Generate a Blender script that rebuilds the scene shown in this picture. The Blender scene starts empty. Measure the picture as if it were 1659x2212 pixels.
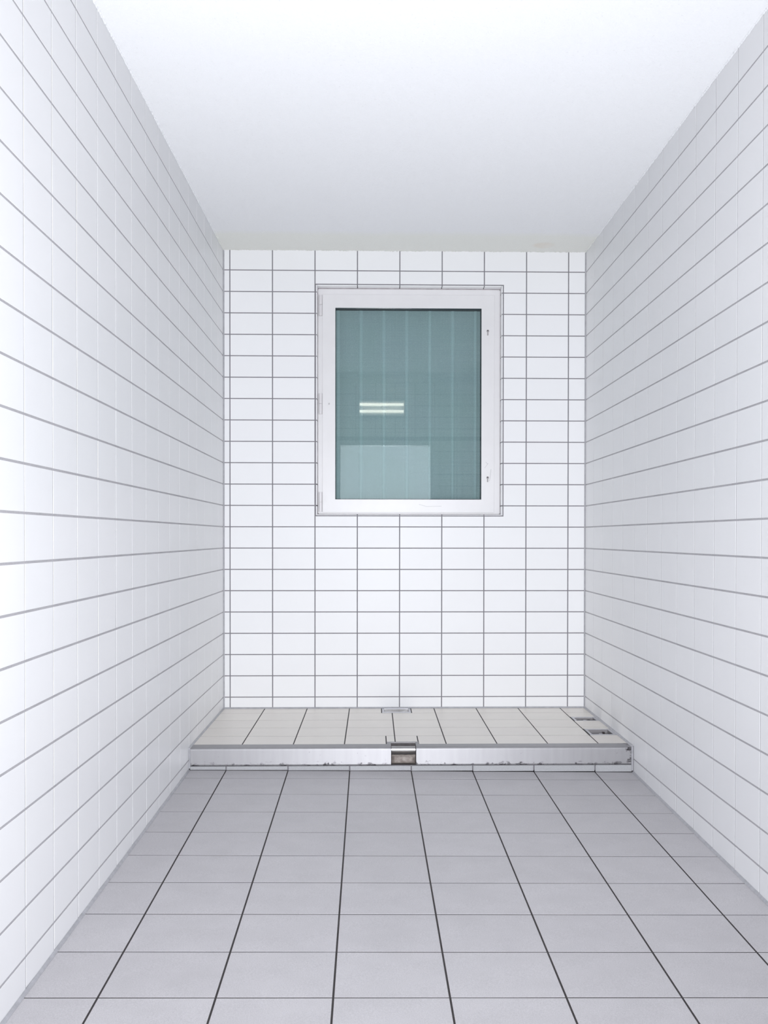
import bpy, bmesh, math, random
from mathutils import Vector, Matrix

random.seed(7)
SC = bpy.context.scene
COL = SC.collection

# ------------------------------------------------------------------ camera
IMG_W, IMG_H = 1659, 2212
FOCAL_PX, PP_X, PP_Y = 2411.4, 865.5, 1189.4
CAM_R = Matrix(((0.99971, 0.024073, -0.000719),
                (-0.024062, 0.999637, 0.012085),
                (0.001009, -0.012064, 0.999927)))      # columns: right, forward, up
CAM_P = Vector((0.8811, -6.5627, 0.0026))
cam_data = bpy.data.cameras.new('camera')
cam = bpy.data.objects.new('camera', cam_data)
COL.objects.link(cam)
r_, f_, u_ = CAM_R.col[0], CAM_R.col[1], CAM_R.col[2]
M3 = Matrix((r_, u_, -f_)).transposed()
cam.matrix_world = Matrix.Translation(CAM_P) @ M3.to_4x4()
cam_data.sensor_fit = 'HORIZONTAL'
cam_data.sensor_width = 36.0
cam_data.lens = FOCAL_PX * 36.0 / IMG_W
cam_data.shift_x = (IMG_W / 2 - PP_X) / IMG_W
cam_data.shift_y = (PP_Y - IMG_H / 2) / IMG_W
cam_data.clip_start = 0.02
SC.camera = cam

# ------------------------------------------------------------------ world, light levels, exposure
world = bpy.data.worlds.new('world')
SC.world = world
world.use_nodes = True
world.node_tree.nodes['Background'].inputs['Color'].default_value = (0.75, 0.82, 0.95, 1)
world.node_tree.nodes['Background'].inputs['Strength'].default_value = 0.3
TUBE_STRENGTH = 7.5            # fluorescent tubes of the wall lamp over the doorway
CORRIDOR_GLOW_STRENGTH = 2.1         # added glowing panel closing the corridor end, brightens the doorway
flash_data = bpy.data.lights.new('camera_flash', 'SPOT')     # the photographer's flash beside the lens
flash_data.energy = 868.0
flash_data.color = (0.935, 0.955, 1.0)
flash_data.shadow_soft_size = 0.10
flash = bpy.data.objects.new('camera_flash', flash_data)
flash.location = (1.06, -6.85, -0.12)
flash.rotation_euler = (math.radians(90 + 7.5), 0, math.radians(3.5))
flash_data.spot_size = math.radians(94)
flash_data.spot_blend = 1.0
COL.objects.link(flash)
SC.view_settings.view_transform = 'Standard'
SC.view_settings.look = 'None'
SC.view_settings.exposure = 0.0
SC.view_settings.gamma = 1.0
SC.view_settings.use_curve_mapping = False
SC.cycles.max_bounces = 14
SC.cycles.diffuse_bounces = 10
SC.cycles.glossy_bounces = 5
SC.cycles.transparent_max_bounces = 12

# ------------------------------------------------------------------ room dimensions (metres; camera height is about z = 0)
W = 2.1297                      # left wall face x = 0, right wall face x = W
YF = -5.5                       # face of the wall with the doorway; back wall face y = 0
Z_CEIL = 1.682
Z0 = 1.5627; ROW = 0.125        # horizontal wall joints at Z0 - ROW * k
XB0, COLW = 0.0392, 0.2484      # vertical joints of the back wall
YL0, YR0, SIDEW = 0.2236, 0.2413, 0.25
ZP = -1.0054                    # top of the platform
Y_STEP = -1.2289                # front of the platform
XP0, PW = 0.2423, 0.2483        # platform joints
YP0, PD, Y_PEDGE = -0.1752, 0.2452, -1.1351
XF0, FW, FSK = -0.1244, 0.2949, -0.00517
YF0, FD = -1.0916, 0.2968
PROUD = 0.0007                  # wall tile faces stand this much proud of the grout
FPROUD = 0.0005                 # the same on floor and platform


def floor_z(x, y):
    return -1.1197 - 0.00853 * (x - 1.0625) + 0.01591 * (y + 1.25)


# ------------------------------------------------------------------ node helpers
def new_mat(name):
    m = bpy.data.materials.new(name)
    m.use_nodes = True
    nt = m.node_tree
    return m, nt, nt.nodes['Principled BSDF']


def N(nt, kind, **props):
    n = nt.nodes.new(kind)
    for k, v in props.items():
        setattr(n, k, v)
    return n


def sock(nt, s, v):
    if hasattr(v, 'is_linked'):
        nt.links.new(v, s)
    elif isinstance(v, tuple) and len(v) == 3 and s.type == 'RGBA':
        s.default_value = (*v, 1)
    else:
        s.default_value = v


def math_(nt, op, a, b=None, clamp=False):
    n = N(nt, 'ShaderNodeMath', operation=op)
    n.use_clamp = clamp
    sock(nt, n.inputs[0], a)
    if b is not None:
        sock(nt, n.inputs[1], b)
    return n.outputs[0]


def mix(nt, fac, a, b, mode='MIX'):
    n = N(nt, 'ShaderNodeMix', data_type='RGBA', blend_type=mode)
    sock(nt, n.inputs[0], fac)
    sock(nt, n.inputs[6], a)
    sock(nt, n.inputs[7], b)
    return n.outputs[2]


def noise(nt, vec, scale, detail=2.0, rough=0.5):
    n = N(nt, 'ShaderNodeTexNoise')
    nt.links.new(vec, n.inputs['Vector'])
    n.inputs['Scale'].default_value = scale
    n.inputs['Detail'].default_value = detail
    n.inputs['Roughness'].default_value = rough
    return n.outputs['Fac']


def ramp(nt, v, lo, hi, a=0.0, b=1.0):
    n = N(nt, 'ShaderNodeMapRange')
    n.clamp = True
    sock(nt, n.inputs[0], v)
    for i, x in enumerate((lo, hi, a, b)):
        n.inputs[i + 1].default_value = x
    return n.outputs[0]


def geom_pos(nt):
    return N(nt, 'ShaderNodeNewGeometry').outputs['Position']


def obj_random(nt):
    return N(nt, 'ShaderNodeObjectInfo').outputs['Random']


def bump(nt, bsdf, h, strength, dist):
    n = N(nt, 'ShaderNodeBump')
    n.inputs['Strength'].default_value = strength
    n.inputs['Distance'].default_value = dist
    nt.links.new(h, n.inputs['Height'])
    nt.links.new(n.outputs['Normal'], bsdf.inputs['Normal'])


def simple(name, col, rough=0.5, metal=0.0, vary=0.0, spec=0.5):
    m, nt, b = new_mat(name)
    if vary:
        n = noise(nt, geom_pos(nt), 40, 3)
        v = ramp(nt, n, 0.3, 0.7, 1 - vary, 1 + vary)
        c = N(nt, 'ShaderNodeVectorMath', operation='SCALE')
        c.inputs[0].default_value = col
        nt.links.new(v, c.inputs['Scale'])
        nt.links.new(c.outputs[0], b.inputs['Base Color'])
    else:
        b.inputs['Base Color'].default_value = (*col, 1)
    b.inputs['Roughness'].default_value = rough
    b.inputs['Metallic'].default_value = metal
    b.inputs['Specular IOR Level'].default_value = spec
    return m


# ------------------------------------------------------------------ materials
def make_tile_mat(name, col, col2, rough, speck=0.0, blotch=0.0, bump_d=0.0, ior=1.5):
    m, nt, b = new_mat(name)
    pos = geom_pos(nt)
    c = mix(nt, obj_random(nt), col, col2)
    if blotch:
        n = noise(nt, pos, 7, 4, 0.6)
        c = mix(nt, ramp(nt, n, 0.35, 0.75, 0.0, blotch), c, tuple(x * 0.6 for x in col))
    if speck:
        n = noise(nt, pos, 330, 2, 0.8)
        c = mix(nt, ramp(nt, n, 0.32, 0.68, 0.0, speck), c, tuple(x * 0.55 for x in col))
    sock(nt, b.inputs['Base Color'], c)
    b.inputs['Roughness'].default_value = rough
    b.inputs['IOR'].default_value = ior
    if bump_d:
        bump(nt, b, noise(nt, pos, 500, 2), 0.4, bump_d)
    return m


MAT = {}
MAT['wall_tile'] = make_tile_mat('glazed_white_tile', (0.86, 0.862, 0.87), (0.875, 0.877, 0.884), 0.34, ior=1.22)
MAT['floor_tile'] = make_tile_mat('grey_floor_tile', (0.625, 0.607, 0.628), (0.66, 0.642, 0.663), 0.45, speck=0.5, blotch=0.22, bump_d=0.0008)
MAT['plat_tile'] = make_tile_mat('cream_platform_tile', (0.845, 0.80, 0.745), (0.87, 0.83, 0.765), 0.35, blotch=0.08)
MAT['skirt_tile'] = make_tile_mat('speckled_skirting_tile', (0.43, 0.436, 0.45), (0.46, 0.466, 0.48), 0.45, speck=0.45, bump_d=0.0008)


def grout_mat(name, col, rough):
    m, nt, b = new_mat(name)
    pos = geom_pos(nt)
    n = noise(nt, pos, 9, 4, 0.65)
    n2 = noise(nt, pos, 160, 2)
    c = mix(nt, ramp(nt, n, 0.35, 0.7, 0.0, 0.5), col, tuple(x * 0.7 for x in col))
    c = mix(nt, ramp(nt, n2, 0.35, 0.7, 0.0, 0.35), c, tuple(x * 1.35 for x in col))
    sock(nt, b.inputs['Base Color'], c)
    b.inputs['Roughness'].default_value = rough
    bump(nt, b, n2, 0.5, 0.001)
    return m


MAT['wall_grout'] = grout_mat('grey_wall_grout', (0.215, 0.205, 0.225), 0.7)
MAT['side_grout_lit'] = grout_mat('wall_grout_lit_copy', (0.43, 0.42, 0.44), 0.6)  # lighter copy of the wall grout: stronger light on the side walls put into colour
MAT['floor_grout'] = grout_mat('dark_floor_grout', (0.035, 0.03, 0.03), 0.8)
MAT['sealant'] = simple('grey_sealant', (0.42, 0.42, 0.445), 0.45, vary=0.12)
MAT['seal_dark'] = simple('window_joint_sealant', (0.36, 0.33, 0.345), 0.6, vary=0.2)
MAT['frame_paint'] = None


def ceiling_mat():
    m, nt, b = new_mat('roughcast_white_plaster')
    pos = geom_pos(nt)
    n1 = noise(nt, pos, 210, 3, 0.6)
    n2 = noise(nt, pos, 60, 2)
    sep = N(nt, 'ShaderNodeSeparateXYZ')
    nt.links.new(pos, sep.inputs[0])
    n3 = noise(nt, pos, 3.0, 3, 0.6)
    # faint yellowish damp band along the back wall
    edge = math_(nt, 'ADD', sep.outputs['Y'], math_(nt, 'MULTIPLY', n3, 0.12))
    band = ramp(nt, edge, -0.36, -0.26, 0.0, 0.75)
    c = mix(nt, band, (0.675, 0.68, 0.695), (0.665, 0.67, 0.625))
    d = ramp(nt, noise(nt, pos, 95, 1), 0.70, 0.78, 0.0, 0.35)
    c = mix(nt, d, c, (0.5, 0.5, 0.5))
    # small round damp mark near the back right corner
    dv = N(nt, 'ShaderNodeVectorMath', operation='DISTANCE')
    nt.links.new(pos, dv.inputs[0])
    dv.inputs[1].default_value = (1.86, -0.14, Z_CEIL)
    ring = math_(nt, 'MULTIPLY', ramp(nt, dv.outputs['Value'], 0.05, 0.075, 1, 0), ramp(nt, n3, 0.4, 0.65, 0, 0.5))
    c = mix(nt, ring, c, (0.62, 0.55, 0.47))
    sock(nt, b.inputs['Base Color'], c)
    b.inputs['Roughness'].default_value = 0.9
    b.inputs['Diffuse Roughness'].default_value = 1.0
    h = math_(nt, 'ADD', n1, math_(nt, 'MULTIPLY', n2, 0.6))
    bump(nt, b, h, 0.45, 0.006)
    return m


MAT['ceiling'] = ceiling_mat()
MAT['plaster'] = simple('grey_corridor_plaster', (0.42, 0.43, 0.44), 0.8, vary=0.02)


def paint_mat():
    """White window paint with the few dark scratches and one small hole the sash carries."""
    m, nt, b = new_mat('white_window_paint')
    pos = geom_pos(nt)
    sep = N(nt, 'ShaderNodeSeparateXYZ')
    nt.links.new(pos, sep.inputs[0])
    x, z = sep.outputs['X'], sep.outputs['Z']
    segs = [((1.5457, 0.4489), (1.5570, 0.4360), 0.0007), ((1.5393, 0.4140), (1.5600, 0.4420), 0.0006),
            ((1.5770, 0.4060), (1.5680, 0.3360), 0.0008), ((1.150, 0.1965), (1.195, 0.1840), 0.0008),
            ((1.195, 0.1840), (1.282, 0.1865), 0.0008), ((0.6166, 0.7920), (0.6156, 0.7890), 0.0030)]
    total = None
    for (ax, az), (bx, bz), w in segs:
        dx, dz = bx - ax, bz - az
        l2 = dx * dx + dz * dz
        px = math_(nt, 'SUBTRACT', x, ax)
        pz = math_(nt, 'SUBTRACT', z, az)
        t = math_(nt, 'ADD', math_(nt, 'MULTIPLY', px, dx / l2), math_(nt, 'MULTIPLY', pz, dz / l2), clamp=True)
        ex = math_(nt, 'SUBTRACT', px, math_(nt, 'MULTIPLY', t, dx))
        ez = math_(nt, 'SUBTRACT', pz, math_(nt, 'MULTIPLY', t, dz))
        d = math_(nt, 'SQRT', math_(nt, 'ADD', math_(nt, 'MULTIPLY', ex, ex), math_(nt, 'MULTIPLY', ez, ez)))
        s = ramp(nt, d, w * 0.6, w * 2.0, 0.45, 0.0)
        total = s if total is None else math_(nt, 'MAXIMUM', total, s)
    n = noise(nt, pos, 12, 3)
    c = mix(nt, ramp(nt, n, 0.35, 0.7, 0, 0.5), (0.77, 0.76, 0.765), (0.73, 0.72, 0.725))
    c = mix(nt, total, c, (0.10, 0.09, 0.10))
    sock(nt, b.inputs['Base Color'], c)
    b.inputs['Roughness'].default_value = 0.35
    return m


MAT['frame_paint'] = paint_mat()
MAT['hinge'] = simple('hinge_plastic', (0.70, 0.68, 0.69), 0.35)
MAT['lock_metal'] = simple('lock_metal', (0.36, 0.34, 0.345), 0.5, metal=0.0)
MAT['black'] = simple('black_hole', (0.012, 0.011, 0.012), 0.7)
MAT['gasket'] = simple('dark_teal_spacer', (0.004, 0.014, 0.019), 0.6, spec=0.2)


def pane_mat():
    m, nt, b = new_mat('teal_window_glass')
    nt.nodes.remove(b)
    out = nt.nodes['Material Output']
    tr = N(nt, 'ShaderNodeBsdfTransparent')
    tr.inputs['Color'].default_value = (0.90, 0.957, 0.965, 1)
    gl = N(nt, 'ShaderNodeBsdfGlossy')
    gl.inputs['Roughness'].default_value = 0.015
    gl.inputs['Color'].default_value = (0.95, 1.0, 1.0, 1)
    fr = N(nt, 'ShaderNodeFresnel')
    fr.inputs['IOR'].default_value = 1.55
    mx = N(nt, 'ShaderNodeMixShader')
    nt.links.new(fr.outputs[0], mx.inputs[0])
    nt.links.new(tr.outputs[0], mx.inputs[1])
    nt.links.new(gl.outputs[0], mx.inputs[2])
    nt.links.new(mx.outputs[0], out.inputs['Surface'])
    return m


MAT['pane'] = pane_mat()


def screen_mat(name, k):
    m, nt, b = new_mat(name)
    pos = geom_pos(nt)
    mp = N(nt, 'ShaderNodeMapping')
    mp.inputs['Scale'].default_value = (240, 1, 2.0)
    nt.links.new(pos, mp.inputs[0])
    n = noise(nt, mp.outputs[0], 1.0, 2)
    mp2 = N(nt, 'ShaderNodeMapping')
    mp2.inputs['Scale'].default_value = (2.5, 1, 240)
    nt.links.new(pos, mp2.inputs[0])
    n2 = noise(nt, mp2.outputs[0], 1.0, 2)
    n3 = noise(nt, pos, 5, 3)
    g = noise(nt, pos, 330, 2, 0.8)
    c = mix(nt, n, (0.285, 0.325, 0.33), (0.355, 0.40, 0.40))
    c = mix(nt, ramp(nt, n2, 0.3, 0.7, 0, 0.4), c, (0.21, 0.27, 0.295))
    c = mix(nt, ramp(nt, n3, 0.35, 0.65, 0, 0.45), c, (0.28, 0.35, 0.33))
    c = mix(nt, ramp(nt, g, 0.52, 0.80, 0, 0.9), c, (0.50, 0.57, 0.57))
    c = mix(nt, 1.0, c, (k, k, k * 0.99), 'MULTIPLY')
    sock(nt, b.inputs['Base Color'], c)
    b.inputs['Roughness'].default_value = 0.45
    b.inputs['Specular IOR Level'].default_value = 0.3
    bump(nt, b, g, 0.4, 0.001)
    return m


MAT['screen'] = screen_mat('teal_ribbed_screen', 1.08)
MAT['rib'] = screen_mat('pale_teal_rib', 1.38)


def steel_mat(name, base, rough, scuff=1.0):
    m, nt, b = new_mat(name)
    pos = geom_pos(nt)
    sep = N(nt, 'ShaderNodeSeparateXYZ')
    nt.links.new(pos, sep.inputs[0])
    mp = N(nt, 'ShaderNodeMapping')
    mp.inputs['Scale'].default_value = (35, 35, 3)
    nt.links.new(pos, mp.inputs[0])
    br = noise(nt, mp.outputs[0], 1.0, 3)
    c = mix(nt, ramp(nt, br, 0.3, 0.7), base, tuple(x * 0.93 for x in base))
    if scuff:
        # grime caught along the lower edge and rubbed into the right-hand end
        n = noise(nt, pos, 38, 5, 0.7)
        low = ramp(nt, sep.outputs['Z'], ZP - 0.083, ZP - 0.06, 0.22, 0.0)
        right = math_(nt, 'MULTIPLY', ramp(nt, sep.outputs['X'], 2.03, 2.125, 0.0, 0.22), 1.0)
        thr = math_(nt, 'ADD', math_(nt, 'ADD', n, low), right)
        mp2 = N(nt, 'ShaderNodeMapping')
        mp2.inputs['Scale'].default_value = (18, 60, 60)
        nt.links.new(pos, mp2.inputs[0])
        n2 = noise(nt, mp2.outputs[0], 1.0, 4, 0.7)
        g = math_(nt, 'MULTIPLY', ramp(nt, thr, 0.66, 0.76), ramp(nt, n2, 0.4, 0.6))
        c = mix(nt, g, c, (0.05, 0.045, 0.05))
    sock(nt, b.inputs['Base Color'], c)
    b.inputs['Metallic'].default_value = 0.9
    b.inputs['Roughness'].default_value = rough
    if scuff:       # brushed along its length: highlights spread up and down
        b.inputs['Anisotropic'].default_value = 0.6
        cb = N(nt, 'ShaderNodeCombineXYZ')
        cb.inputs[1].default_value = 1.0
        cb.inputs[2].default_value = 1.0
        nt.links.new(cb.outputs[0], b.inputs['Tangent'])
    bump(nt, b, br, 0.04, 0.001)
    return m


MAT['steel'] = steel_mat('brushed_steel', (0.40, 0.395, 0.408), 0.52)
MAT['box_steel'] = steel_mat('dull_box_steel', (0.30, 0.29, 0.295), 0.4, scuff=0)
MAT['roll_steel'] = steel_mat('polished_roll_steel', (0.55, 0.535, 0.53), 0.3, scuff=0)


def stained_mat():
    m, nt, b = new_mat('stained_metal_plate')
    pos = geom_pos(nt)
    n = noise(nt, pos, 45, 4, 0.65)
    c = mix(nt, ramp(nt, n, 0.35, 0.65), (0.42, 0.375, 0.34), (0.25, 0.21, 0.19))
    sock(nt, b.inputs['Base Color'], c)
    b.inputs['Metallic'].default_value = 0.0
    b.inputs['Roughness'].default_value = 0.65
    return m


MAT['stained'] = stained_mat()
MAT['outlet_shade'] = simple('outlet_shade_metal', (0.075, 0.066, 0.068), 0.6, vary=0.2)  # shadow around the roll put into a near-black colour


def emis(name, col, strength):
    m, nt, b = new_mat(name)
    b.inputs['Base Color'].default_value = (0.8, 0.8, 0.8, 1)
    b.inputs['Emission Color'].default_value = (*col, 1)
    b.inputs['Emission Strength'].default_value = strength
    return m


MAT['tube'] = emis('fluorescent_tube', (1.0, 0.90, 0.76), TUBE_STRENGTH)
MAT['corridor_glow'] = emis('corridor_glow_surface', (0.90, 0.945, 1.0), CORRIDOR_GLOW_STRENGTH)
MAT['lamp_body'] = simple('lamp_enamel', (0.75, 0.75, 0.75), 0.4)
MAT['dark_strip'] = simple('dark_lintel_strip', (0.30, 0.33, 0.35), 0.5)
MAT['rubber'] = simple('dark_rubber', (0.03, 0.02, 0.022), 0.5)


# ------------------------------------------------------------------ object helpers
def link(name, me, parent=None):
    o = bpy.data.objects.new(name, me)
    COL.objects.link(o)
    if parent is not None:
        o.parent = parent
    return o


def tag(o, label, cat, group=None):
    o['label'] = label
    o['category'] = cat
    if group:
        o['group'] = group
    return o


def from_bm(name, bm, mat, parent=None, kind=None, smooth=False):
    bmesh.ops.recalc_face_normals(bm, faces=bm.faces[:])
    me = bpy.data.meshes.new(name)
    bm.to_mesh(me)
    bm.free()
    me.materials.append(mat)
    if smooth:
        for p in me.polygons:
            p.use_smooth = True
    o = link(name, me, parent)
    if kind:
        o['kind'] = kind
    return o


def add_box(bm, x0, x1, y0, y1, z0, z1):
    vs = [bm.verts.new((x, y, z)) for z in (z0, z1) for y in (y0, y1) for x in (x0, x1)]
    for f in ((0, 2, 3, 1), (4, 5, 7, 6), (0, 1, 5, 4), (2, 6, 7, 3), (0, 4, 6, 2), (1, 3, 7, 5)):
        bm.faces.new([vs[i] for i in f])
    return vs


def box_obj(name, b, mat, parent=None, bevel=0.0, kind=None, seg=2):
    bm = bmesh.new()
    add_box(bm, *b)
    if bevel:
        bmesh.ops.bevel(bm, geom=bm.edges[:], offset=bevel, segments=seg, affect='EDGES', profile=0.6)
    return from_bm(name, bm, mat, parent, kind)


def add_cyl(bm, p, axis, r, length, seg=20, r2=None):
    """Cylinder (or cone frustum) from p along axis."""
    a = Vector(axis).normalized()
    t = a.orthogonal().normalized()
    s = a.cross(t)
    rings = []
    for h, rr in ((0, r), (length, r if r2 is None else r2)):
        rings.append([bm.verts.new(Vector(p) + a * h + (t * math.cos(2 * math.pi * i / seg) + s * math.sin(2 * math.pi * i / seg)) * rr) for i in range(seg)])
    for i in range(seg):
        j = (i + 1) % seg
        bm.faces.new((rings[0][i], rings[0][j], rings[1][j], rings[1][i]))
    bm.faces.new(rings[0][::-1])
    bm.faces.new(rings[1])


def add_prism_x(bm, prof, x0, x1, skip_caps=False):
    """Extrude a closed (y, z) profile along x."""
    a = [bm.verts.new((x0, y, z)) for y, z in prof]
    b = [bm.verts.new((x1, y, z)) for y, z in prof]
    n = len(prof)
    for i in range(n):
        j = (i + 1) % n
        bm.faces.new((a[i], a[j], b[j], b[i]))
    if not skip_caps:
        bm.faces.new(a[::-1])
        bm.faces.new(b)


def ring_bm(o, i, y0, y1, bevel, corner=0.0):
    """Rectangular ring (x0, x1, z0, z1) outer o, inner i, between planes y0 (front) and y1."""
    bm = bmesh.new()

    def loop(r, y):
        x0, x1, z0, z1 = r
        return [bm.verts.new(c) for c in ((x0, y, z0), (x1, y, z0), (x1, y, z1), (x0, y, z1))]
    of, inf, ob, ib = loop(o, y0), loop(i, y0), loop(o, y1), loop(i, y1)
    for k in range(4):
        j = (k + 1) % 4
        bm.faces.new((of[k], of[j], inf[j], inf[k]))
        bm.faces.new((ob[k], ib[k], ib[j], ob[j]))
        bm.faces.new((of[k], ob[k], ob[j], of[j]))
        bm.faces.new((inf[k], inf[j], ib[j], ib[k]))
    bmesh.ops.recalc_face_normals(bm, faces=bm.faces[:])
    if corner:
        ed = [e for e in bm.edges if abs(e.verts[0].co.y - e.verts[1].co.y) > 1e-5 and any(abs(e.verts[0].co.x - v) < 1e-6 for v in (o[0], o[1]))]
        bmesh.ops.bevel(bm, geom=ed, offset=corner, segments=4, affect='EDGES', profile=0.5)
    if bevel:
        ed = [e for e in bm.edges if len(e.link_faces) == 2 and e.calc_face_angle(0) > 0.9]
        bmesh.ops.bevel(bm, geom=ed, offset=bevel, segments=2, affect='EDGES', profile=0.6)
    return bm


# ------------------------------------------------------------------ tiles: bevelled pieces made from polygons
def inset_poly(poly, d):
    n = len(poly)
    out = []
    for i in range(n):
        p0, p1, p2 = Vector(poly[i - 1]), Vector(poly[i]), Vector(poly[(i + 1) % n])
        e1, e2 = (p1 - p0).normalized(), (p2 - p1).normalized()
        n1, n2 = Vector((-e1.y, e1.x)), Vector((-e2.y, e2.x))
        den = 1 + n1.dot(n2)
        out.append(p1 + (n1 + n2) * (d / max(den, 0.2)))
    return out


def tile_geo(poly, t, bev):
    """poly: counter-clockwise local outline. Returns verts, faces of an open-backed tile whose face is at z = t."""
    n = len(poly)
    inner = inset_poly(poly, bev)
    v = [(p[0], p[1], 0.0) for p in poly] + [(p[0], p[1], t - bev * 0.8) for p in poly] + [(p.x, p.y, t) for p in inner]
    f = []
    for i in range(n):
        j = (i + 1) % n
        f.append((i, j, n + j, n + i))
        f.append((n + i, n + j, 2 * n + j, 2 * n + i))
    f.append(tuple(2 * n + i for i in range(n)))
    return v, f


MESHES = {}


def project_px(p):
    q = CAM_R.transposed() @ (Vector(p) - CAM_P)
    if q.y < 0.15:
        return None
    return (PP_X + FOCAL_PX * q.x / q.y, PP_Y - FOCAL_PX * q.z / q.y)


def seen_area(pts):
    """How many pixels of the photograph a tile covers (rough)."""
    pr = [project_px(p) for p in pts]
    if any(p is None for p in pr):
        return 0.0
    a = abs(sum(pr[i - 1][0] * pr[i][1] - pr[i][0] * pr[i - 1][1] for i in range(len(pr)))) / 2
    k = 0
    for s in range(6):
        for q in range(6):
            fs, fq = (s + 0.5) / 6, (q + 0.5) / 6
            x = (pr[0][0] * (1 - fs) + pr[1][0] * fs) * (1 - fq) + (pr[3 % len(pr)][0] * (1 - fs) + pr[2][0] * fs) * fq
            y = (pr[0][1] * (1 - fs) + pr[1][1] * fs) * (1 - fq) + (pr[3 % len(pr)][1] * (1 - fs) + pr[2][1] * fs) * fq
            k += 0 <= x <= IMG_W and 0 <= y <= IMG_H
    return a * k / 36


def lay_tiles(parent, polys, frame, mat, gaps, bev=0.00055, limit=300, name='tile', wobble=1.0, thick=PROUD, lift=None):
    """polys: joint-centre outlines in (u, v); frame: matrix taking (u, v, n) to the world, n = 0 on the tile face.
    The largest in the photograph become single objects; the rest one stuff mesh."""
    items = []
    for poly in polys:
        g = gaps / 2 if not isinstance(gaps, tuple) else None
        p = inset_poly(poly, g) if g is not None else [Vector(q) for q in poly]
        if g is None:       # different gaps for u and v on axis-aligned outlines
            pu = inset_poly(poly, gaps[0] / 2)
            pv = inset_poly(poly, gaps[1] / 2)
            p = [Vector((a.x, b.y)) for a, b in zip(pu, pv)]
        c = sum(p, Vector((0, 0))) / len(p)
        ln = [frame @ Vector((q.x, q.y, 0 if lift is None else lift(q))) for q in p]
        items.append((seen_area(ln), c, [q - c for q in p]))
    items.sort(key=lambda t: -t[0])
    single = [t for t in items[:limit] if t[0] > 30]
    rest = items[len(single):]
    for _, c, p in single:
        key = (mat.name, thick, bev, tuple((round(q.x, 4), round(q.y, 4)) for q in p))
        me = MESHES.get(key)
        if me is None:
            v, f = tile_geo(p, thick, bev)
            me = bpy.data.meshes.new(name)
            me.from_pydata(v, [], f)
            me.materials.append(mat)
            MESHES[key] = me
        o = link(name, me, parent)
        rot = Matrix.Rotation(random.gauss(0, 0.0005) * wobble, 4, 'X') @ Matrix.Rotation(random.gauss(0, 0.0006) * wobble, 4, 'Y')
        o.matrix_local = frame @ Matrix.Translation((c.x, c.y, -thick + random.uniform(-0.00008, 0.00008) * wobble)) @ rot
    if rest:
        V, F = [], []
        for _, c, p in rest:
            v, f = tile_geo(p, thick, bev)
            b = len(V)
            V += [tuple(frame @ Vector((c.x + q[0], c.y + q[1], q[2] - thick))) for q in v]
            F += [tuple(b + i for i in q) for q in f]
        me = bpy.data.meshes.new('tile_field')
        me.from_pydata(V, [], F)
        me.materials.append(mat)
        o = link('tile_field', me, parent)
        o['kind'] = 'stuff'


def rect(u0, u1, v0, v1):
    return [(u0, v0), (u1, v0), (u1, v1), (u0, v1)]


def frame_of(origin, u, v):
    u, v = Vector(u), Vector(v)
    n = u.cross(v)
    return Matrix.Translation(Vector(origin)) @ Matrix((u, v, n)).transposed().to_4x4()


def cells(bounds_x, bounds_y, holes):
    for x0, x1 in zip(bounds_x[:-1], bounds_x[1:]):
        for y0, y1 in zip(bounds_y[:-1], bounds_y[1:]):
            cx, cy = (x0 + x1) / 2, (y0 + y1) / 2
            if not any(h[0] < cx < h[1] and h[2] < cy < h[3] for h in holes):
                yield x0, x1, y0, y1


def slab_with_holes(name, rect_, holes, to_box, mat, kind='structure', parent=None):
    bx = sorted({rect_[0], rect_[1], *[h[0] for h in holes], *[h[1] for h in holes]})
    by = sorted({rect_[2], rect_[3], *[h[2] for h in holes], *[h[3] for h in holes]})
    bm = bmesh.new()
    for c in cells(bx, by, holes):
        add_box(bm, *to_box(*c))
    return from_bm(name, bm, mat, parent, kind)


# ================================================================== the room
T = 0.12
Z_LOW = -1.32
row_z = [Z0 - ROW * k for k in range(0, 24)]

# --- back wall, with the window opening
HOLE = (0.5385, 1.6415, 0.1275, 1.483)
LIN = dict(x0=0.5412, x1=1.6388, z0=0.1302, z1=1.4803)      # outside of the tiles lining the opening
wall_back = slab_with_holes('wall_back', (-T, W + T, Z_LOW, Z_CEIL + 0.1), [(LIN['x0'], LIN['x1'], LIN['z0'], LIN['z1'])],
                            lambda a, b, c, d: (a, b, PROUD, 0.24, c, d), MAT['wall_grout'])
polys = []
xj = [0.0] + [XB0 + COLW * c for c in range(9)] + [W]
zj = [Z_CEIL + 0.002] + row_z[:21] + [ZP + 0.001]
for x0, x1 in zip(xj[:-1], xj[1:]):
    for zt, zb in zip(zj[:-1], zj[1:]):
        h = HOLE
        ix0, ix1, iz0, iz1 = max(x0, h[0]), min(x1, h[1]), max(zb, h[2]), min(zt, h[3])
        if ix1 - ix0 < 0.006 or iz1 - iz0 < 0.006:
            polys.append(rect(x0, x1, zb, zt))
            continue
        full_x = ix1 - ix0 > (x1 - x0) - 0.006
        full_z = iz1 - iz0 > (zt - zb) - 0.006
        if full_x and full_z:
            continue
        if full_x:
            polys.append(rect(x0, x1, h[3], zt) if zt > h[3] else rect(x0, x1, zb, h[2]))
        elif full_z:
            polys.append(rect(h[1], x1, zb, zt))
        elif zt > h[3]:         # corner pieces cut to an L
            polys.append([(x0, h[3]), (h[1], h[3]), (h[1], zb), (x1, zb), (x1, zt), (x0, zt)])
        else:
            polys.append([(x0, zb), (x1, zb), (x1, zt), (h[1], zt), (h[1], h[2]), (x0, h[2])])
lay_tiles(wall_back, polys, frame_of((0, 0, 0), (1, 0, 0), (0, 0, 1)), MAT['wall_tile'], (0.0062, 0.0055))

# tiles lining the window opening, their glazed edges flush with the wall


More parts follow.
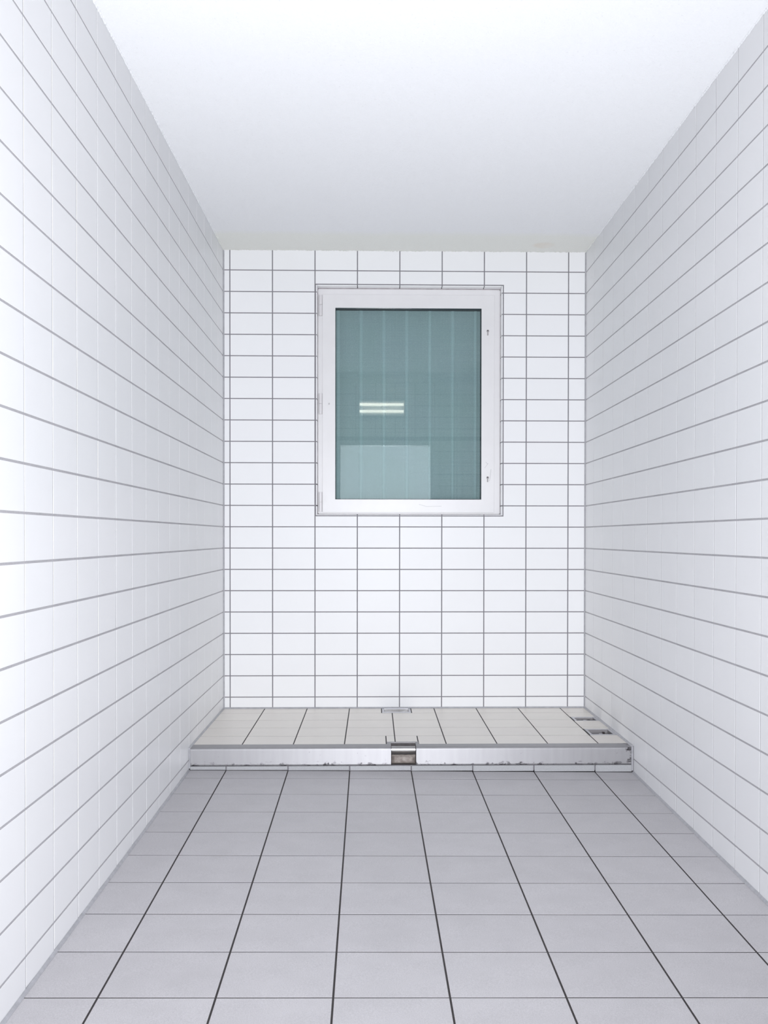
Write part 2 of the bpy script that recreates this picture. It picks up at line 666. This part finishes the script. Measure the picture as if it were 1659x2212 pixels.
def lining(b):
    bm = bmesh.new()
    add_box(bm, *b)
    ed = [e for e in bm.edges if all(abs(v.co.y - b[2]) < 1e-6 for v in e.verts)]
    bmesh.ops.bevel(bm, geom=ed, offset=0.0018, segments=3, affect='EDGES', profile=0.5)
    return from_bm('lining_tile', bm, MAT['wall_tile'], wall_back)


g = 0.0026
cut_x = [LIN['x0']] + [XB0 + COLW * c for c in (3, 4, 5, 6)] + [LIN['x1']]
for a, b in zip(cut_x[:-1], cut_x[1:]):
    ga = g if a != LIN['x0'] else 0.008
    gb = g if b != LIN['x1'] else 0.008
    lining((a + ga, b - gb, 0.0, 0.062, 1.4745, LIN['z1']))
    lining((a + ga, b - gb, 0.0, 0.062, LIN['z0'], 0.1357))
cut_z = [LIN['z0']] + [z for z in reversed(row_z) if LIN['z0'] + 0.02 < z < LIN['z1'] - 0.02] + [LIN['z1']]
for a, b in zip(cut_z[:-1], cut_z[1:]):
    ga = g if a != LIN['z0'] else 0.0005
    gb = g if b != LIN['z1'] else 0.0005
    lining((LIN['x0'], 0.5483, 0.0, 0.062, a + ga, b - gb))
    lining((1.6318, LIN['x1'], 0.0, 0.062, a + ga, b - gb))

# --- side walls
def side_polys(y0, flip):
    """(distance from the back wall, z) outlines; behind the platform front the tiles stop on the platform."""
    d = [0.0] + [y0 + SIDEW * j for j in range(0, 24) if y0 + SIDEW * j < 5.45] + [5.5]
    out = []
    for a, b in zip(d[:-1], d[1:]):
        mid = (a + b) / 2
        x = 0.0 if not flip else W
        on_plat = mid < 1.2
        low = ZP + 0.001 if on_plat else max(floor_z(x, -a), floor_z(x, -b)) + 0.001
        zs = [Z_CEIL + 0.002] + [z for z in row_z if z > low + 0.012] + [low]
        for zt, zb in zip(zs[:-1], zs[1:]):
            out.append((a, b, zb, zt))
    return out


wall_left = box_obj('wall_left', (-T, -PROUD, YF - 0.12, 0.0, Z_LOW, Z_CEIL + 0.1), MAT['side_grout_lit'], kind='structure')
lay_tiles(wall_left, [rect(-b, -a, zb, zt) for a, b, zb, zt in side_polys(YL0, False)],
          frame_of((0, 0, 0), (0, 1, 0), (0, 0, 1)), MAT['wall_tile'], (0.0058, 0.0066))
wall_right = box_obj('wall_right', (W + PROUD, W + T, YF - 0.12, 0.0, Z_LOW, Z_CEIL + 0.1), MAT['side_grout_lit'], kind='structure')
lay_tiles(wall_right, [rect(a, b, zb, zt) for a, b, zb, zt in side_polys(YR0, True)],
          frame_of((W, 0, 0), (0, -1, 0), (0, 0, 1)), MAT['wall_tile'], (0.0058, 0.0066))

# --- wall with the doorway (behind the viewer's frame edge, seen in the window pane)
DOOR = (0.47, 1.545, Z_LOW, 1.03)
wall_front = slab_with_holes('wall_front', (-T, W + T, Z_LOW, Z_CEIL + 0.1), [DOOR],
                             lambda a, b, c, d: (a, b, YF - 0.12, YF - PROUD, c, d), MAT['wall_grout'])
polys = []
xj = [0.0, 0.22, 0.47] + [0.47 + 0.215 * i for i in range(1, 5)] + [1.545, 1.79, 2.03, W]
for x0, x1 in zip(xj[:-1], xj[1:]):
    zs = [Z_CEIL + 0.002] + row_z[:22] + [-1.17]
    for zt, zb in zip(zs[:-1], zs[1:]):
        if DOOR[0] - 0.01 < x0 and x1 < DOOR[1] + 0.01:
            if zt < DOOR[3]:
                continue
            zb = max(zb, DOOR[3])
        polys.append(rect(W - x1, W - x0, zb, zt))
lay_tiles(wall_front, polys, frame_of((W, YF, 0), (-1, 0, 0), (0, 0, 1)), MAT['wall_tile'], 0.0055, limit=0)

# --- floor: slab of dark grout on a slight fall, tiles on top
bm = bmesh.new()
x0, x1, ya, yb = -PROUD, W + PROUD, YF - 0.05, Y_STEP + 0.04
top = [bm.verts.new((x, y, floor_z(x, y) - FPROUD)) for x, y in ((x0, ya), (x1, ya), (x1, yb), (x0, yb))]
bot = [bm.verts.new((v.co.x, v.co.y, Z_LOW)) for v in top]
bm.faces.new(top)
bm.faces.new(bot[::-1])
for i in range(4):
    j = (i + 1) % 4
    bm.faces.new((top[i], bot[i], bot[j], top[j]))
floor = from_bm('floor', bm, MAT['floor_grout'], kind='structure')
tilt = Matrix(((1, 0, 0), (0, 1, 0), (-0.00853, 0.01591, 1)))
f0 = Matrix.Translation((1.0625, -1.25, -1.1197)) @ (Matrix.Rotation(0.01591, 4, 'X') @ Matrix.Rotation(0.00853, 4, 'Y'))
polys = []
yj = [Y_STEP + 0.0022] + [YF0 - FD * k for k in range(1, 15)] + [YF]
for y1, y0 in zip(yj[:-1], yj[1:]):
    for c in range(0, 8):
        def jx(cc, y):
            return min(max(XF0 + FW * cc + FSK * y, 0.003), W - 0.003)
        q = [(jx(c, y0), y0), (jx(c + 1, y0), y0), (jx(c + 1, y1), y1), (jx(c, y1), y1)]
        polys.append([(a - 1.0625, b + 1.25) for a, b in q])
lay_tiles(floor, polys, f0, MAT['floor_tile'], 0.0054, bev=0.0004, thick=FPROUD)

# --- ceiling with rough plaster edges
ceiling = box_obj('ceiling', (-T, W + T, YF - 0.12, 0.24, Z_CEIL, Z_CEIL + 0.1), MAT['ceiling'], kind='structure')


def plaster_edge(p0, p1, n):
    """Irregular lip of roughcast where the ceiling meets the tiles."""
    p0, p1, n = Vector(p0), Vector(p1), Vector(n)
    L = (p1 - p0).length
    k = int(L / 0.006)
    d = (p1 - p0) / k
    bm = bmesh.new()
    prev = None
    s = 0.4
    for i in range(k + 1):
        s = 0.6 * s + 0.4 * random.random()
        h = 0.0005 + 0.006 * s * random.uniform(0.3, 1.4)
        p = p0 + d * i
        a = bm.verts.new(p + Vector((0, 0, -h)))
        b = bm.verts.new(p + n * (0.0025 + 0.003 * random.random()) + Vector((0, 0, -h * 0.9)))
        c = bm.verts.new(p + n * (0.0045 + 0.005 * random.random()) + Vector((0, 0, 0.0005)))
        e = bm.verts.new(p + Vector((0, 0, 0.0005)))
        cur = (a, b, c, e)
        if prev:
            for q in range(3):
                bm.faces.new((prev[q], prev[q + 1], cur[q + 1], cur[q]))
        prev = cur
    return from_bm('plaster_edge', bm, MAT['ceiling'], ceiling)


plaster_edge((0.0003, -5.45, Z_CEIL), (0.0003, -0.003, Z_CEIL), (1, 0, 0))
plaster_edge((W - 0.0003, -5.45, Z_CEIL), (W - 0.0003, -0.003, Z_CEIL), (-1, 0, 0))
plaster_edge((0.003, -0.0003, Z_CEIL), (W - 0.003, -0.0003, Z_CEIL), (0, -1, 0))


# --- sealant beads in the corners
def bead(name, p0, p1, n1, n2, r):
    """Concave-free quarter bead of sealant along a corner; n1, n2 point along the two faces."""
    p0, p1, n1, n2 = (Vector(v) for v in (p0, p1, n1, n2))
    prof = [Vector((0, 0, 0)), n1 * r, n1 * r * 0.62 + n2 * r * 0.62 * 0.9, n2 * r]
    bm = bmesh.new()
    a = [bm.verts.new(p0 + q) for q in prof]
    b = [bm.verts.new(p1 + q) for q in prof]
    for i in range(4):
        j = (i + 1) % 4
        bm.faces.new((a[i], a[j], b[j], b[i]))
    bm.faces.new(a[::-1])
    bm.faces.new(b)
    return from_bm(name, bm, MAT['sealant'], kind='structure')


e = 0.0004
bead('trim_1', (e, -e, ZP + 0.001), (e, -e, Z_CEIL - 0.006), (1, 0, 0), (0, -1, 0), 0.007)
bead('trim_2', (W - e, -e, ZP + 0.001), (W - e, -e, Z_CEIL - 0.006), (-1, 0, 0), (0, -1, 0), 0.007)
bead('trim_3', (0.002, -e, ZP + e), (W - 0.002, -e, ZP + e), (0, -1, 0), (0, 0, 1), 0.008)
bead('trim_4', (e, -1.222, ZP + e), (e, -0.004, ZP + e), (1, 0, 0), (0, 0, 1), 0.0075)
bead('trim_5', (W - e, -1.224, ZP + e), (W - e, -0.004, ZP + e), (-1, 0, 0), (0, 0, 1), 0.0085)
bead('trim_9', (W - e, -1.2274, floor_z(W, -1.23) + 0.009), (W - e, -1.2274, ZP + 0.003), (-1, 0, 0), (0, -1, 0), 0.008)
bead('trim_10', (e, -1.2274, floor_z(0, -1.23) + 0.009), (e, -1.2274, ZP + 0.003), (1, 0, 0), (0, -1, 0), 0.007)
yA, yB = -5.49, Y_STEP - 0.012
bead('trim_6', (e, yA, floor_z(0, yA) + e), (e, yB, floor_z(0, yB) + e), (1, 0, 0), (0, 0, 1), 0.0075)
bead('trim_7', (W - e, yA, floor_z(W, yA) + e), (W - e, yB, floor_z(W, yB) + e), (-1, 0, 0), (0, 0, 1), 0.008)

# ================================================================== window
win = box_obj('window_1', (0.5505, 1.6300, 0.100, 0.235, 0.1395, 1.4705), MAT['black'], kind='structure')
# the back of the window box is hollowed by rebuilding it as a ring plus a closing panel
bm = ring_bm((0.5505, 1.6300, 0.1395, 1.4705), (0.64, 1.53, 0.21, 1.37), 0.101, 0.235, 0)
add_box(bm, 0.64, 1.53, 0.20, 0.235, 0.21, 1.37)
bmesh.ops.recalc_face_normals(bm, faces=bm.faces[:])
me = bpy.data.meshes.new('window_1')
bm.to_mesh(me)
bm.free()
me.materials.append(MAT['gasket'])
win.data = me
FR = (0.5505, 1.6300, 0.1395, 1.4705)
GL = (0.6530, 1.5188, 0.2265, 1.3580)
from_bm('frame', ring_bm(FR, (0.615, 1.556, 0.19, 1.395), 0.065, 0.1005, 0.0015, corner=0.008), MAT['frame_paint'], win)
from_bm('joint_seal', ring_bm((0.5485, 1.6316, 0.1359, 1.4743), (0.5507, 1.6298, 0.1397, 1.4703), 0.0615, 0.10, 0), MAT['seal_dark'], win)
from_bm('sash', ring_bm((0.5772, 1.5955, 0.1486, 1.4360), GL, 0.0555, 0.0648, 0.0016), MAT['frame_paint'], win)
from_bm('spacer', ring_bm((GL[0] - 0.02, GL[1] + 0.02, GL[2] - 0.02, GL[3] + 0.02), (GL[0] + 0.0005, GL[1] - 0.0005, GL[2] + 0.003, GL[3] - 0.0005), 0.0705, 0.140, 0), MAT['gasket'], win)
box_obj('pane', (GL[0] - 0.012, GL[1] + 0.012, 0.0650, 0.0700, GL[2] - 0.012, GL[3] + 0.012), MAT['pane'], win)
# ribbed screen behind the glass: flat bays between soft upright ribs
bm = bmesh.new()
xs = []
x = GL[0] - 0.018
RIBS = [0.803 + 0.1378 * i for i in range(-1, 6)]
prof = []
n = 420
for i in range(n + 1):
    xx = GL[0] - 0.018 + (GL[1] - GL[0] + 0.036) * i / n
    yy = 0.141
    for rb in RIBS:
        d = (xx - rb) / 0.013
        yy -= 0.0004 * math.exp(-d * d)
        d = (xx - rb - 0.045) / 0.02
        yy -= 0.0012 * math.exp(-d * d)
    prof.append((xx, yy))
za, zb = GL[2] - 0.015, GL[3] + 0.015
lo = [bm.verts.new((a, b, za)) for a, b in prof]
hi = [bm.verts.new((a, b, zb)) for a, b in prof]
lo2 = [bm.verts.new((a, b + 0.004, za)) for a, b in prof]
hi2 = [bm.verts.new((a, b + 0.004, zb)) for a, b in prof]
for i in range(n):
    bm.faces.new((lo[i], lo[i + 1], hi[i + 1], hi[i]))
    bm.faces.new((lo2[i], hi2[i], hi2[i + 1], lo2[i + 1]))
from_bm('ribbed_screen', bm, MAT['screen'], win, smooth=True)


for rb in RIBS:
    if not GL[0] - 0.01 < rb < GL[1] + 0.01:
        continue
    bm = bmesh.new()
    pr = [(rb - 0.0115 + 0.023 * i / 8, 0.1402 - 0.005 * math.sin(math.pi * i / 8)) for i in range(9)]
    lo = [bm.verts.new((a, b, za + 0.002)) for a, b in pr]
    hi = [bm.verts.new((a, b, zb - 0.002)) for a, b in pr]
    for i in range(8):
        bm.faces.new((lo[i], lo[i + 1], hi[i + 1], hi[i]))
    bm.faces.new((lo[0], hi[0], hi[8], lo[8]))
    bm.faces.new(lo[::-1])
    bm.faces.new(hi)
    from_bm('rib', bm, MAT['rib'], win)


def hinge(zt, zm, zb):
    h = box_obj('hinge', (0.5570, 0.5750, 0.0600, 0.0649, zb + 0.001, zt - 0.001), MAT['hinge'], win, bevel=0.001)
    for a, b in ((zm + 0.0008, zt), (zb, zm - 0.0008)):
        bm = bmesh.new()
        add_box(bm, 0.5562, 0.5762, 0.0450, 0.0599, a, b)
        ed = [e for e in bm.edges if abs(e.verts[0].co.z - e.verts[1].co.z) > 0.01 and e.verts[0].co.y < 0.05]
        bmesh.ops.bevel(bm, geom=ed, offset=0.006, segments=4, affect='EDGES', profile=0.5)
        from_bm('hinge_knuckle', bm, MAT['hinge'], h)


hinge(1.4311, 1.3731, 1.3091)
hinge(0.8504, 0.7903, 0.7302)
hinge(0.2684, 0.2082, 0.1525)


def keyhole(x, z):
    bm = bmesh.new()
    pts = []
    for i in range(21):
        a = math.radians(-62 + 304 * i / 20)
        pts.append((x + 0.0078 * math.cos(a), z + 0.0078 * math.sin(a)))
    for i in range(9):
        a = math.radians(180 + 180 * i / 8)
        pts.append((x + 0.0040 * math.cos(a), z - 0.0225 + 0.0040 * math.sin(a)))
    a = [bm.verts.new((p, 0.0535, q)) for p, q in pts]
    b = [bm.verts.new((p, 0.0552, q)) for p, q in pts]
    for i in range(len(pts)):
        j = (i + 1) % len(pts)
        bm.faces.new((a[i], a[j], b[j], b[i]))
    bm.faces.new(a)
    k = from_bm('keyhole', bm, MAT['lock_metal'], win)
    bm = bmesh.new()
    add_cyl(bm, (x, 0.0534, z + 0.002), (0, -1, 0), 0.0032, 0.0005, 14)
    from_bm('key_slot', bm, MAT['black'], k)


keyhole(1.5558, 1.2245)
keyhole(1.5565, 0.3560)

# ================================================================== tiled platform with steel nosing
plat = bpy.data.objects.new('tiled_platform', None)
COL.objects.link(plat)
plat.location = (W / 2, -0.61, -1.118)
tag(plat, 'low cream-tiled platform with a stainless steel front edge along the back wall', 'platform')
plat_inv = Matrix.Translation(-Vector(plat.location))


def pl(o):
    """Parent an object built in world coordinates to the platform."""
    o.parent = plat
    o.matrix_parent_inverse = plat_inv
    return o


DR = (0.928, 1.098, -0.166, -0.010)         # slot drain at the back wall
BOX1 = (1.985, 2.1225, -0.4640, -0.3320)    # open boxes at the right wall
BOX2 = (1.985, 2.1225, -0.9040, -0.7230)
OUT = (0.9455, 1.1010, -1.2000, -1.0770)     # outlet in the front edge
holes = [DR, BOX1, BOX2, OUT]
core = slab_with_holes('grout_bed', (0.002, W - 0.002, -1.2000, -0.002), holes,
                       lambda a, b, c, d: (a, b, c, d, -1.118, ZP - FPROUD), MAT['floor_grout'], kind=None)
pl(core)
polys = []
xs = [0.004] + [XP0 + PW * c for c in range(8)] + [W - 0.004]
ys = [-0.003] + [YP0 - PD * k for k in range(4)] + [Y_PEDGE - 0.0025]
for i, (x0, x1) in enumerate(zip(xs[:-1], xs[1:])):
    if i == 8:
        for yt, yb in ((-0.003, YP0), (YP0, BOX1[3] + 0.002), (BOX1[2] - 0.002, YP0 - 2 * PD), (YP0 - 2 * PD, BOX2[3] + 0.002), (BOX2[2] - 0.002, ys[-1])):
            polys.append(rect(x0, x1, yb, yt))
        continue
    for k, (yt, yb) in enumerate(zip(ys[:-1], ys[1:])):
        if k == 0 and i == 3:
            polys.append(rect(x0, DR[0] - 0.001, yb, yt))
        elif k == 0 and i == 4:
            polys.append(rect(DR[1] + 0.001, x1, yb, yt))
        elif k == 4 and i == 3:
            polys.append(rect(x0, 0.9430, yb, yt))
            polys.append(rect(0.9430, x1, OUT[3] - 0.001, yt))
        elif k == 4 and i == 4:
            polys.append(rect(x0, 1.1005, OUT[3] - 0.001, yt))
            polys.append(rect(1.1005, x1, yb, yt))
        else:
            polys.append(rect(x0, x1, yb, yt))
lay_tiles(plat, polys, Matrix.Translation(-Vector(plat.location)) @ frame_of((0, 0, ZP), (1, 0, 0), (0, 1, 0)), MAT['plat_tile'], (0.0056, 0.0056), bev=0.0004, thick=FPROUD, wobble=0.4)

# skirting tiles under the nosing
polys = []
yk = -1.2265
xs = [0.003] + [XF0 + FW * c + FSK * yk for c in range(1, 8)] + [W - 0.003]
for x0, x1 in zip(xs[:-1], xs[1:]):
    polys.append(rect(x0, x1, max(floor_z(x0, yk), floor_z(x1, yk)) + 0.0005, ZP - 0.0875))
lay_tiles(plat, polys, Matrix.Translation(-Vector(plat.location)) @ frame_of((0, yk, 0), (1, 0, 0), (0, 0, 1)), MAT['skirt_tile'], (0.0056, 0.0015), name='skirting_tile', thick=0.008)
bm = bmesh.new()
add_box(bm, 0.003, W - 0.003, yk + 0.008, -1.2002, -1.119, ZP - 0.0872)
pl(from_bm('skirting_bed', bm, MAT['wall_grout']))

# stainless nosing: flange, rounded edge, apron, small return
FLB, FRT, RAD = Y_PEDGE - 0.0025, -1.2270, 0.011


def nosing(x0, x1):
    top = ZP + 0.0006
    prof = [(FLB, top)]
    for i in range(7):
        a = math.radians(90 + 90 * i / 6)
        prof.append((FRT + RAD + RAD * math.cos(a), top - RAD + RAD * math.sin(a)))
    zb = ZP - 0.0855
    prof += [(FRT + 0.0006, zb + 0.006), (FRT + 0.0035, zb), (FRT + 0.0065, zb), (FRT + 0.0035, zb + 0.008)]
    for i in range(7):
        a = math.radians(180 - 90 * i / 6)
        prof.append((FRT + RAD + (RAD - 0.003) * math.cos(a), top - RAD + (RAD - 0.003) * math.sin(a)))
    prof += [(FLB, top - 0.003)]
    bm = bmesh.new()
    add_prism_x(bm, prof, x0, x1)
    # tab of the flange beside the outlet, and the closed end returning into the platform
    bmesh.ops.recalc_face_normals(bm, faces=bm.faces[:])
    return bm


for x0, x1, tab, end in ((0.006, 0.9645, (0.9455, 0.9645), 0), (1.0853, 2.1225, (1.0853, 1.1010), 1)):
    bm = nosing(x0, x1)
    add_box(bm, tab[0], tab[1], FLB, -1.0775, ZP - 0.0024, ZP + 0.0006)
    xe = x1 if end == 0 else x0
    add_box(bm, xe - 0.0025 * (1 - end), xe + 0.0025 * end, FRT + RAD, FLB, ZP - 0.083, ZP - 0.0026)
    o = pl(from_bm('steel_nosing', bm, MAT['steel']))

# outlet: recess with back lip, side cheeks, rolled flap and stained plate
bm = bmesh.new()
add_box(bm, 0.9640, 1.0858, -1.0965, -1.0775, ZP - 0.0024, ZP + 0.0006)
add_box(bm, 0.9600, 0.9620, -1.2160, -1.0990, ZP - 0.0880, ZP - 0.0040)
add_box(bm, 1.0880, 1.0900, -1.2160, -1.0990, ZP - 0.0880, ZP - 0.0040)
add_box(bm, 0.9600, 1.0900, -1.2190, -1.0990, ZP - 0.0900, ZP - 0.0885)
out = pl(from_bm('outlet', bm, MAT['box_steel']))
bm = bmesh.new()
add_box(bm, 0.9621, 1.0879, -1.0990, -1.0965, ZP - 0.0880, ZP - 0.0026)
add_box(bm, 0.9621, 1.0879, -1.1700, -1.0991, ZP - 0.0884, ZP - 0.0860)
from_bm('outlet_back', bm, MAT['outlet_shade'], out)  # back and floor of the recess, shade painted in
prof = []
yc, zc, rr = -1.1720, ZP - 0.0195, 0.0165
for i in range(19):
    a = math.radians(60 + 215 * i / 18)
    prof.append((yc + rr * math.cos(a), zc + rr * math.sin(a)))
for i in range(19):
    a = math.radians(275 - 215 * i / 18)
    prof.append((yc + (rr - 0.002) * math.cos(a), zc + (rr - 0.002) * math.sin(a)))
bm = bmesh.new()
add_prism_x(bm, prof, 0.9668, 1.0828)
o = from_bm('rolled_flap', bm, MAT['roll_steel'], out, smooth=False)
bm = bmesh.new()
nx, nz = 14, 8
grid = []
for i in range(nx + 1):
    s = i / nx
    col = []
    for k in range(nz + 1):
        t = k / nz
        bulge = (1 - (2 * s - 1) ** 6) * (1 - (2 * t - 1) ** 4)
        col.append(bm.verts.new((0.9670 + 0.1157 * s, -1.1780 - 0.026 * bulge, ZP - 0.0870 + 0.0440 * t)))
    grid.append(col)
for i in range(nx):
    for k in range(nz):
        bm.faces.new((grid[i][k], grid[i + 1][k], grid[i + 1][k + 1], grid[i][k + 1]))
from_bm('outlet_plate', bm, MAT['stained'], out, smooth=True)

# ================================================================== drains set into the platform
def drain_box(r, name, label, cat, group, front_lip, depth, pipe):
    x0, x1, y0, y1 = r
    t = bpy.data.objects.new(name, None)
    COL.objects.link(t)
    t.location = ((x0 + x1) / 2, (y0 + y1) / 2, ZP - depth)
    tag(t, label, cat, group)
    inv = Matrix.Translation(-Vector(t.location))

    def put(o):
        o.parent = t
        o.matrix_parent_inverse = inv
        return o
    g = 0.0015
    ox0, ox1, oy0, oy1 = x0 + g, x1 - g, y0 + g, y1 - g
    w = 0.013
    ix0, ix1, iy0, iy1 = ox0 + w, ox1 - w, oy0 + front_lip, oy1 - 0.006
    bm = bmesh.new()
    zt, zb = ZP + 0.0002, ZP - 0.003
    add_box(bm, ox0, ix0, oy0, oy1, zb, zt)
    add_box(bm, ix1, ox1, oy0, oy1, zb, zt)
    add_box(bm, ix0, ix1, oy0, iy0, zb, zt)
    add_box(bm, ix0, ix1, iy1, oy1, zb, zt)
    put(from_bm('frame', bm, MAT['steel_plain']))
    bm = bmesh.new()
    zl = ZP - depth
    add_box(bm, ix0 - 0.003, ix0 - 0.001, iy0 - 0.003, iy1 + 0.003, zl, zb)
    add_box(bm, ix1 + 0.001, ix1 + 0.003, iy0 - 0.003, iy1 + 0.003, zl, zb)
    add_box(bm, ix0 - 0.001, ix1 + 0.001, iy0 - 0.003, iy0 - 0.001, zl, zb)
    add_box(bm, ix0 - 0.001, ix1 + 0.001, iy1 + 0.001, iy1 + 0.003, zl, zb)
    add_box(bm, ix0 - 0.001, ix1 + 0.001, iy0 - 0.001, iy1 + 0.001, zl, zl + 0.003)
    put(from_bm('basin', bm, MAT['box_steel']))
    return put, (ix0, ix1, iy0, iy1), zl


MAT['steel_plain'] = steel_mat('drain_frame_steel', (0.62, 0.62, 0.65), 0.4, scuff=0)
for r, lab in ((BOX1, 'open steel floor box nearer the back wall, right end of the platform'),
               (BOX2, 'open steel floor box nearer the steel front edge, right end of platform')):
    put, (ix0, ix1, iy0, iy1), zl = drain_box(r, 'floor_box', lab, 'drain', 'open floor boxes by the right wall', 0.020 if r is BOX2 else 0.008, 0.060, True)
    ym = iy1 - 0.028
    bm = bmesh.new()
    add_cyl(bm, (ix0, ym, ZP - 0.027), (1, 0, 0), 0.013, (ix1 - ix0) * 0.72, 20)
    put(from_bm('pipe', bm, MAT['box_steel'], smooth=False))
    bm = bmesh.new()
    add_cyl(bm, (ix0 + (ix1 - ix0) * 0.72 + 0.0002, ym, ZP - 0.027), (1, 0, 0), 0.017, 0.011, 20)
    put(from_bm('pipe_collar', bm, MAT['rubber']))
    bm = bmesh.new()
    add_cyl(bm, (ix0 + (ix1 - ix0) * 0.72 + 0.0115, ym, ZP - 0.027), (1, 0, 0), 0.010, ix1 - ix0 - (ix1 - ix0) * 0.72 - 0.012, 20)
    put(from_bm('pipe_stub', bm, MAT['box_steel']))
    bm = bmesh.new()
    add_cyl(bm, ((ix0 + ix1) / 2 - 0.006, iy0 + 0.022, zl + 0.003), (0, 0, 1), 0.012, 0.055, 18, r2=0.009)
    put(from_bm('bolt', bm, MAT['steel_plain']))

put, (ix0, ix1, iy0, iy1), zl = drain_box(DR, 'slot_drain', 'small steel slot drain set in the platform against the back wall, below the window', 'drain', None, 0.036, 0.050, False)
bm = bmesh.new()
vs = [bm.verts.new(c) for c in ((ix0 + 0.003, iy0 + 0.004, ZP - 0.020), (ix1 - 0.003, iy0 + 0.004, ZP - 0.020),
                                (ix1 - 0.003, iy1 - 0.002, ZP - 0.002), (ix0 + 0.003, iy1 - 0.002, ZP - 0.002),
                                ((ix0 + ix1) / 2 + 0.012, iy0 + 0.004, ZP - 0.020), ((ix0 + ix1) / 2 + 0.012, iy1 - 0.03, ZP - 0.017))]
bm.faces.new((vs[0], vs[4], vs[5], vs[3]))
bm.faces.new((vs[4], vs[1], vs[2], vs[5]))
bm.faces.new((vs[3], vs[5], vs[2]))
ret = bmesh.ops.extrude_face_region(bm, geom=bm.faces[:])
bmesh.ops.translate(bm, verts=[v for v in ret['geom'] if isinstance(v, bmesh.types.BMVert)], vec=(0, 0, -0.002))
put(from_bm('drain_cover', bm, MAT['roll_steel']))

# ================================================================== doorway, wall lamp and corridor (behind the camera, seen in the pane)
bm = bmesh.new()
for x0, x1 in ((DOOR[0] - 0.004, 0.515), (1.500, DOOR[1] + 0.004)):
    add_box(bm, x0, x1, YF - 0.14, YF + 0.012, -1.185, 1.003)
add_box(bm, DOOR[0] - 0.004, DOOR[1] + 0.004, YF - 0.14, YF + 0.012, 1.003, 1.034)
from_bm('door_1', bm, MAT['lamp_body'], kind='structure')
box_obj('trim_8', (0.0, W, YF, YF + 0.006, 1.055, 1.10), MAT['dark_strip'], kind='structure')

lamp = bpy.data.objects.new('wall_lamp', None)
COL.objects.link(lamp)
lamp.location = (0.966, YF, 1.405)
tag(lamp, 'twin-tube fluorescent wall lamp over the doorway, visible only as its reflection in the window pane', 'lamp')
linv = Matrix.Translation(-Vector(lamp.location))
o = box_obj('lamp_housing', (0.715, 1.217, YF + 0.0002, YF + 0.03, 1.320, 1.490), MAT['lamp_body'], bevel=0.004)
o.parent = lamp
o.matrix_parent_inverse = linv
for z in (1.370, 1.445):
    bm = bmesh.new()
    add_cyl(bm, (0.728, YF + 0.045, z), (1, 0, 0), 0.013, 0.476, 16)
    o = from_bm('tube', bm, MAT['tube'])
    o.parent = lamp
    o.matrix_parent_inverse = linv

YC = -9.2
bm = bmesh.new()
add_box(bm, -0.5, -0.4, YC, YF - 0.121, -1.3, 1.6)
add_box(bm, 2.5, 2.6, YC, YF - 0.121, -1.3, 1.6)
add_box(bm, -0.4, -T, YF - 0.16, YF - 0.121, -1.3, 1.6)
add_box(bm, W + T, 2.5, YF - 0.16, YF - 0.121, -1.3, 1.6)
add_box(bm, -0.4, 2.5, YC, YF - 0.121, 1.6, 1.7)
add_box(bm, -0.5, 0.2, YC - 0.1, YC, -1.3, 1.7)
add_box(bm, 1.9, 2.6, YC - 0.1, YC, -1.3, 1.7)
add_box(bm, 0.2, 1.9, YC - 0.1, YC, 1.55, 1.7)
from_bm('wall_corridor', bm, MAT['plaster'], kind='structure')
box_obj('floor_corridor', (-0.4, 2.5, YC, YF - 0.121, -1.32, -1.19), MAT['skirt_tile'], kind='structure')
w2 = box_obj('corridor_glow_panel', (0.2, 1.9, YC - 0.06, YC - 0.04, -1.19, 1.55), MAT['corridor_glow'], kind='structure')  # added emissive panel, lights the doorway from the corridor end
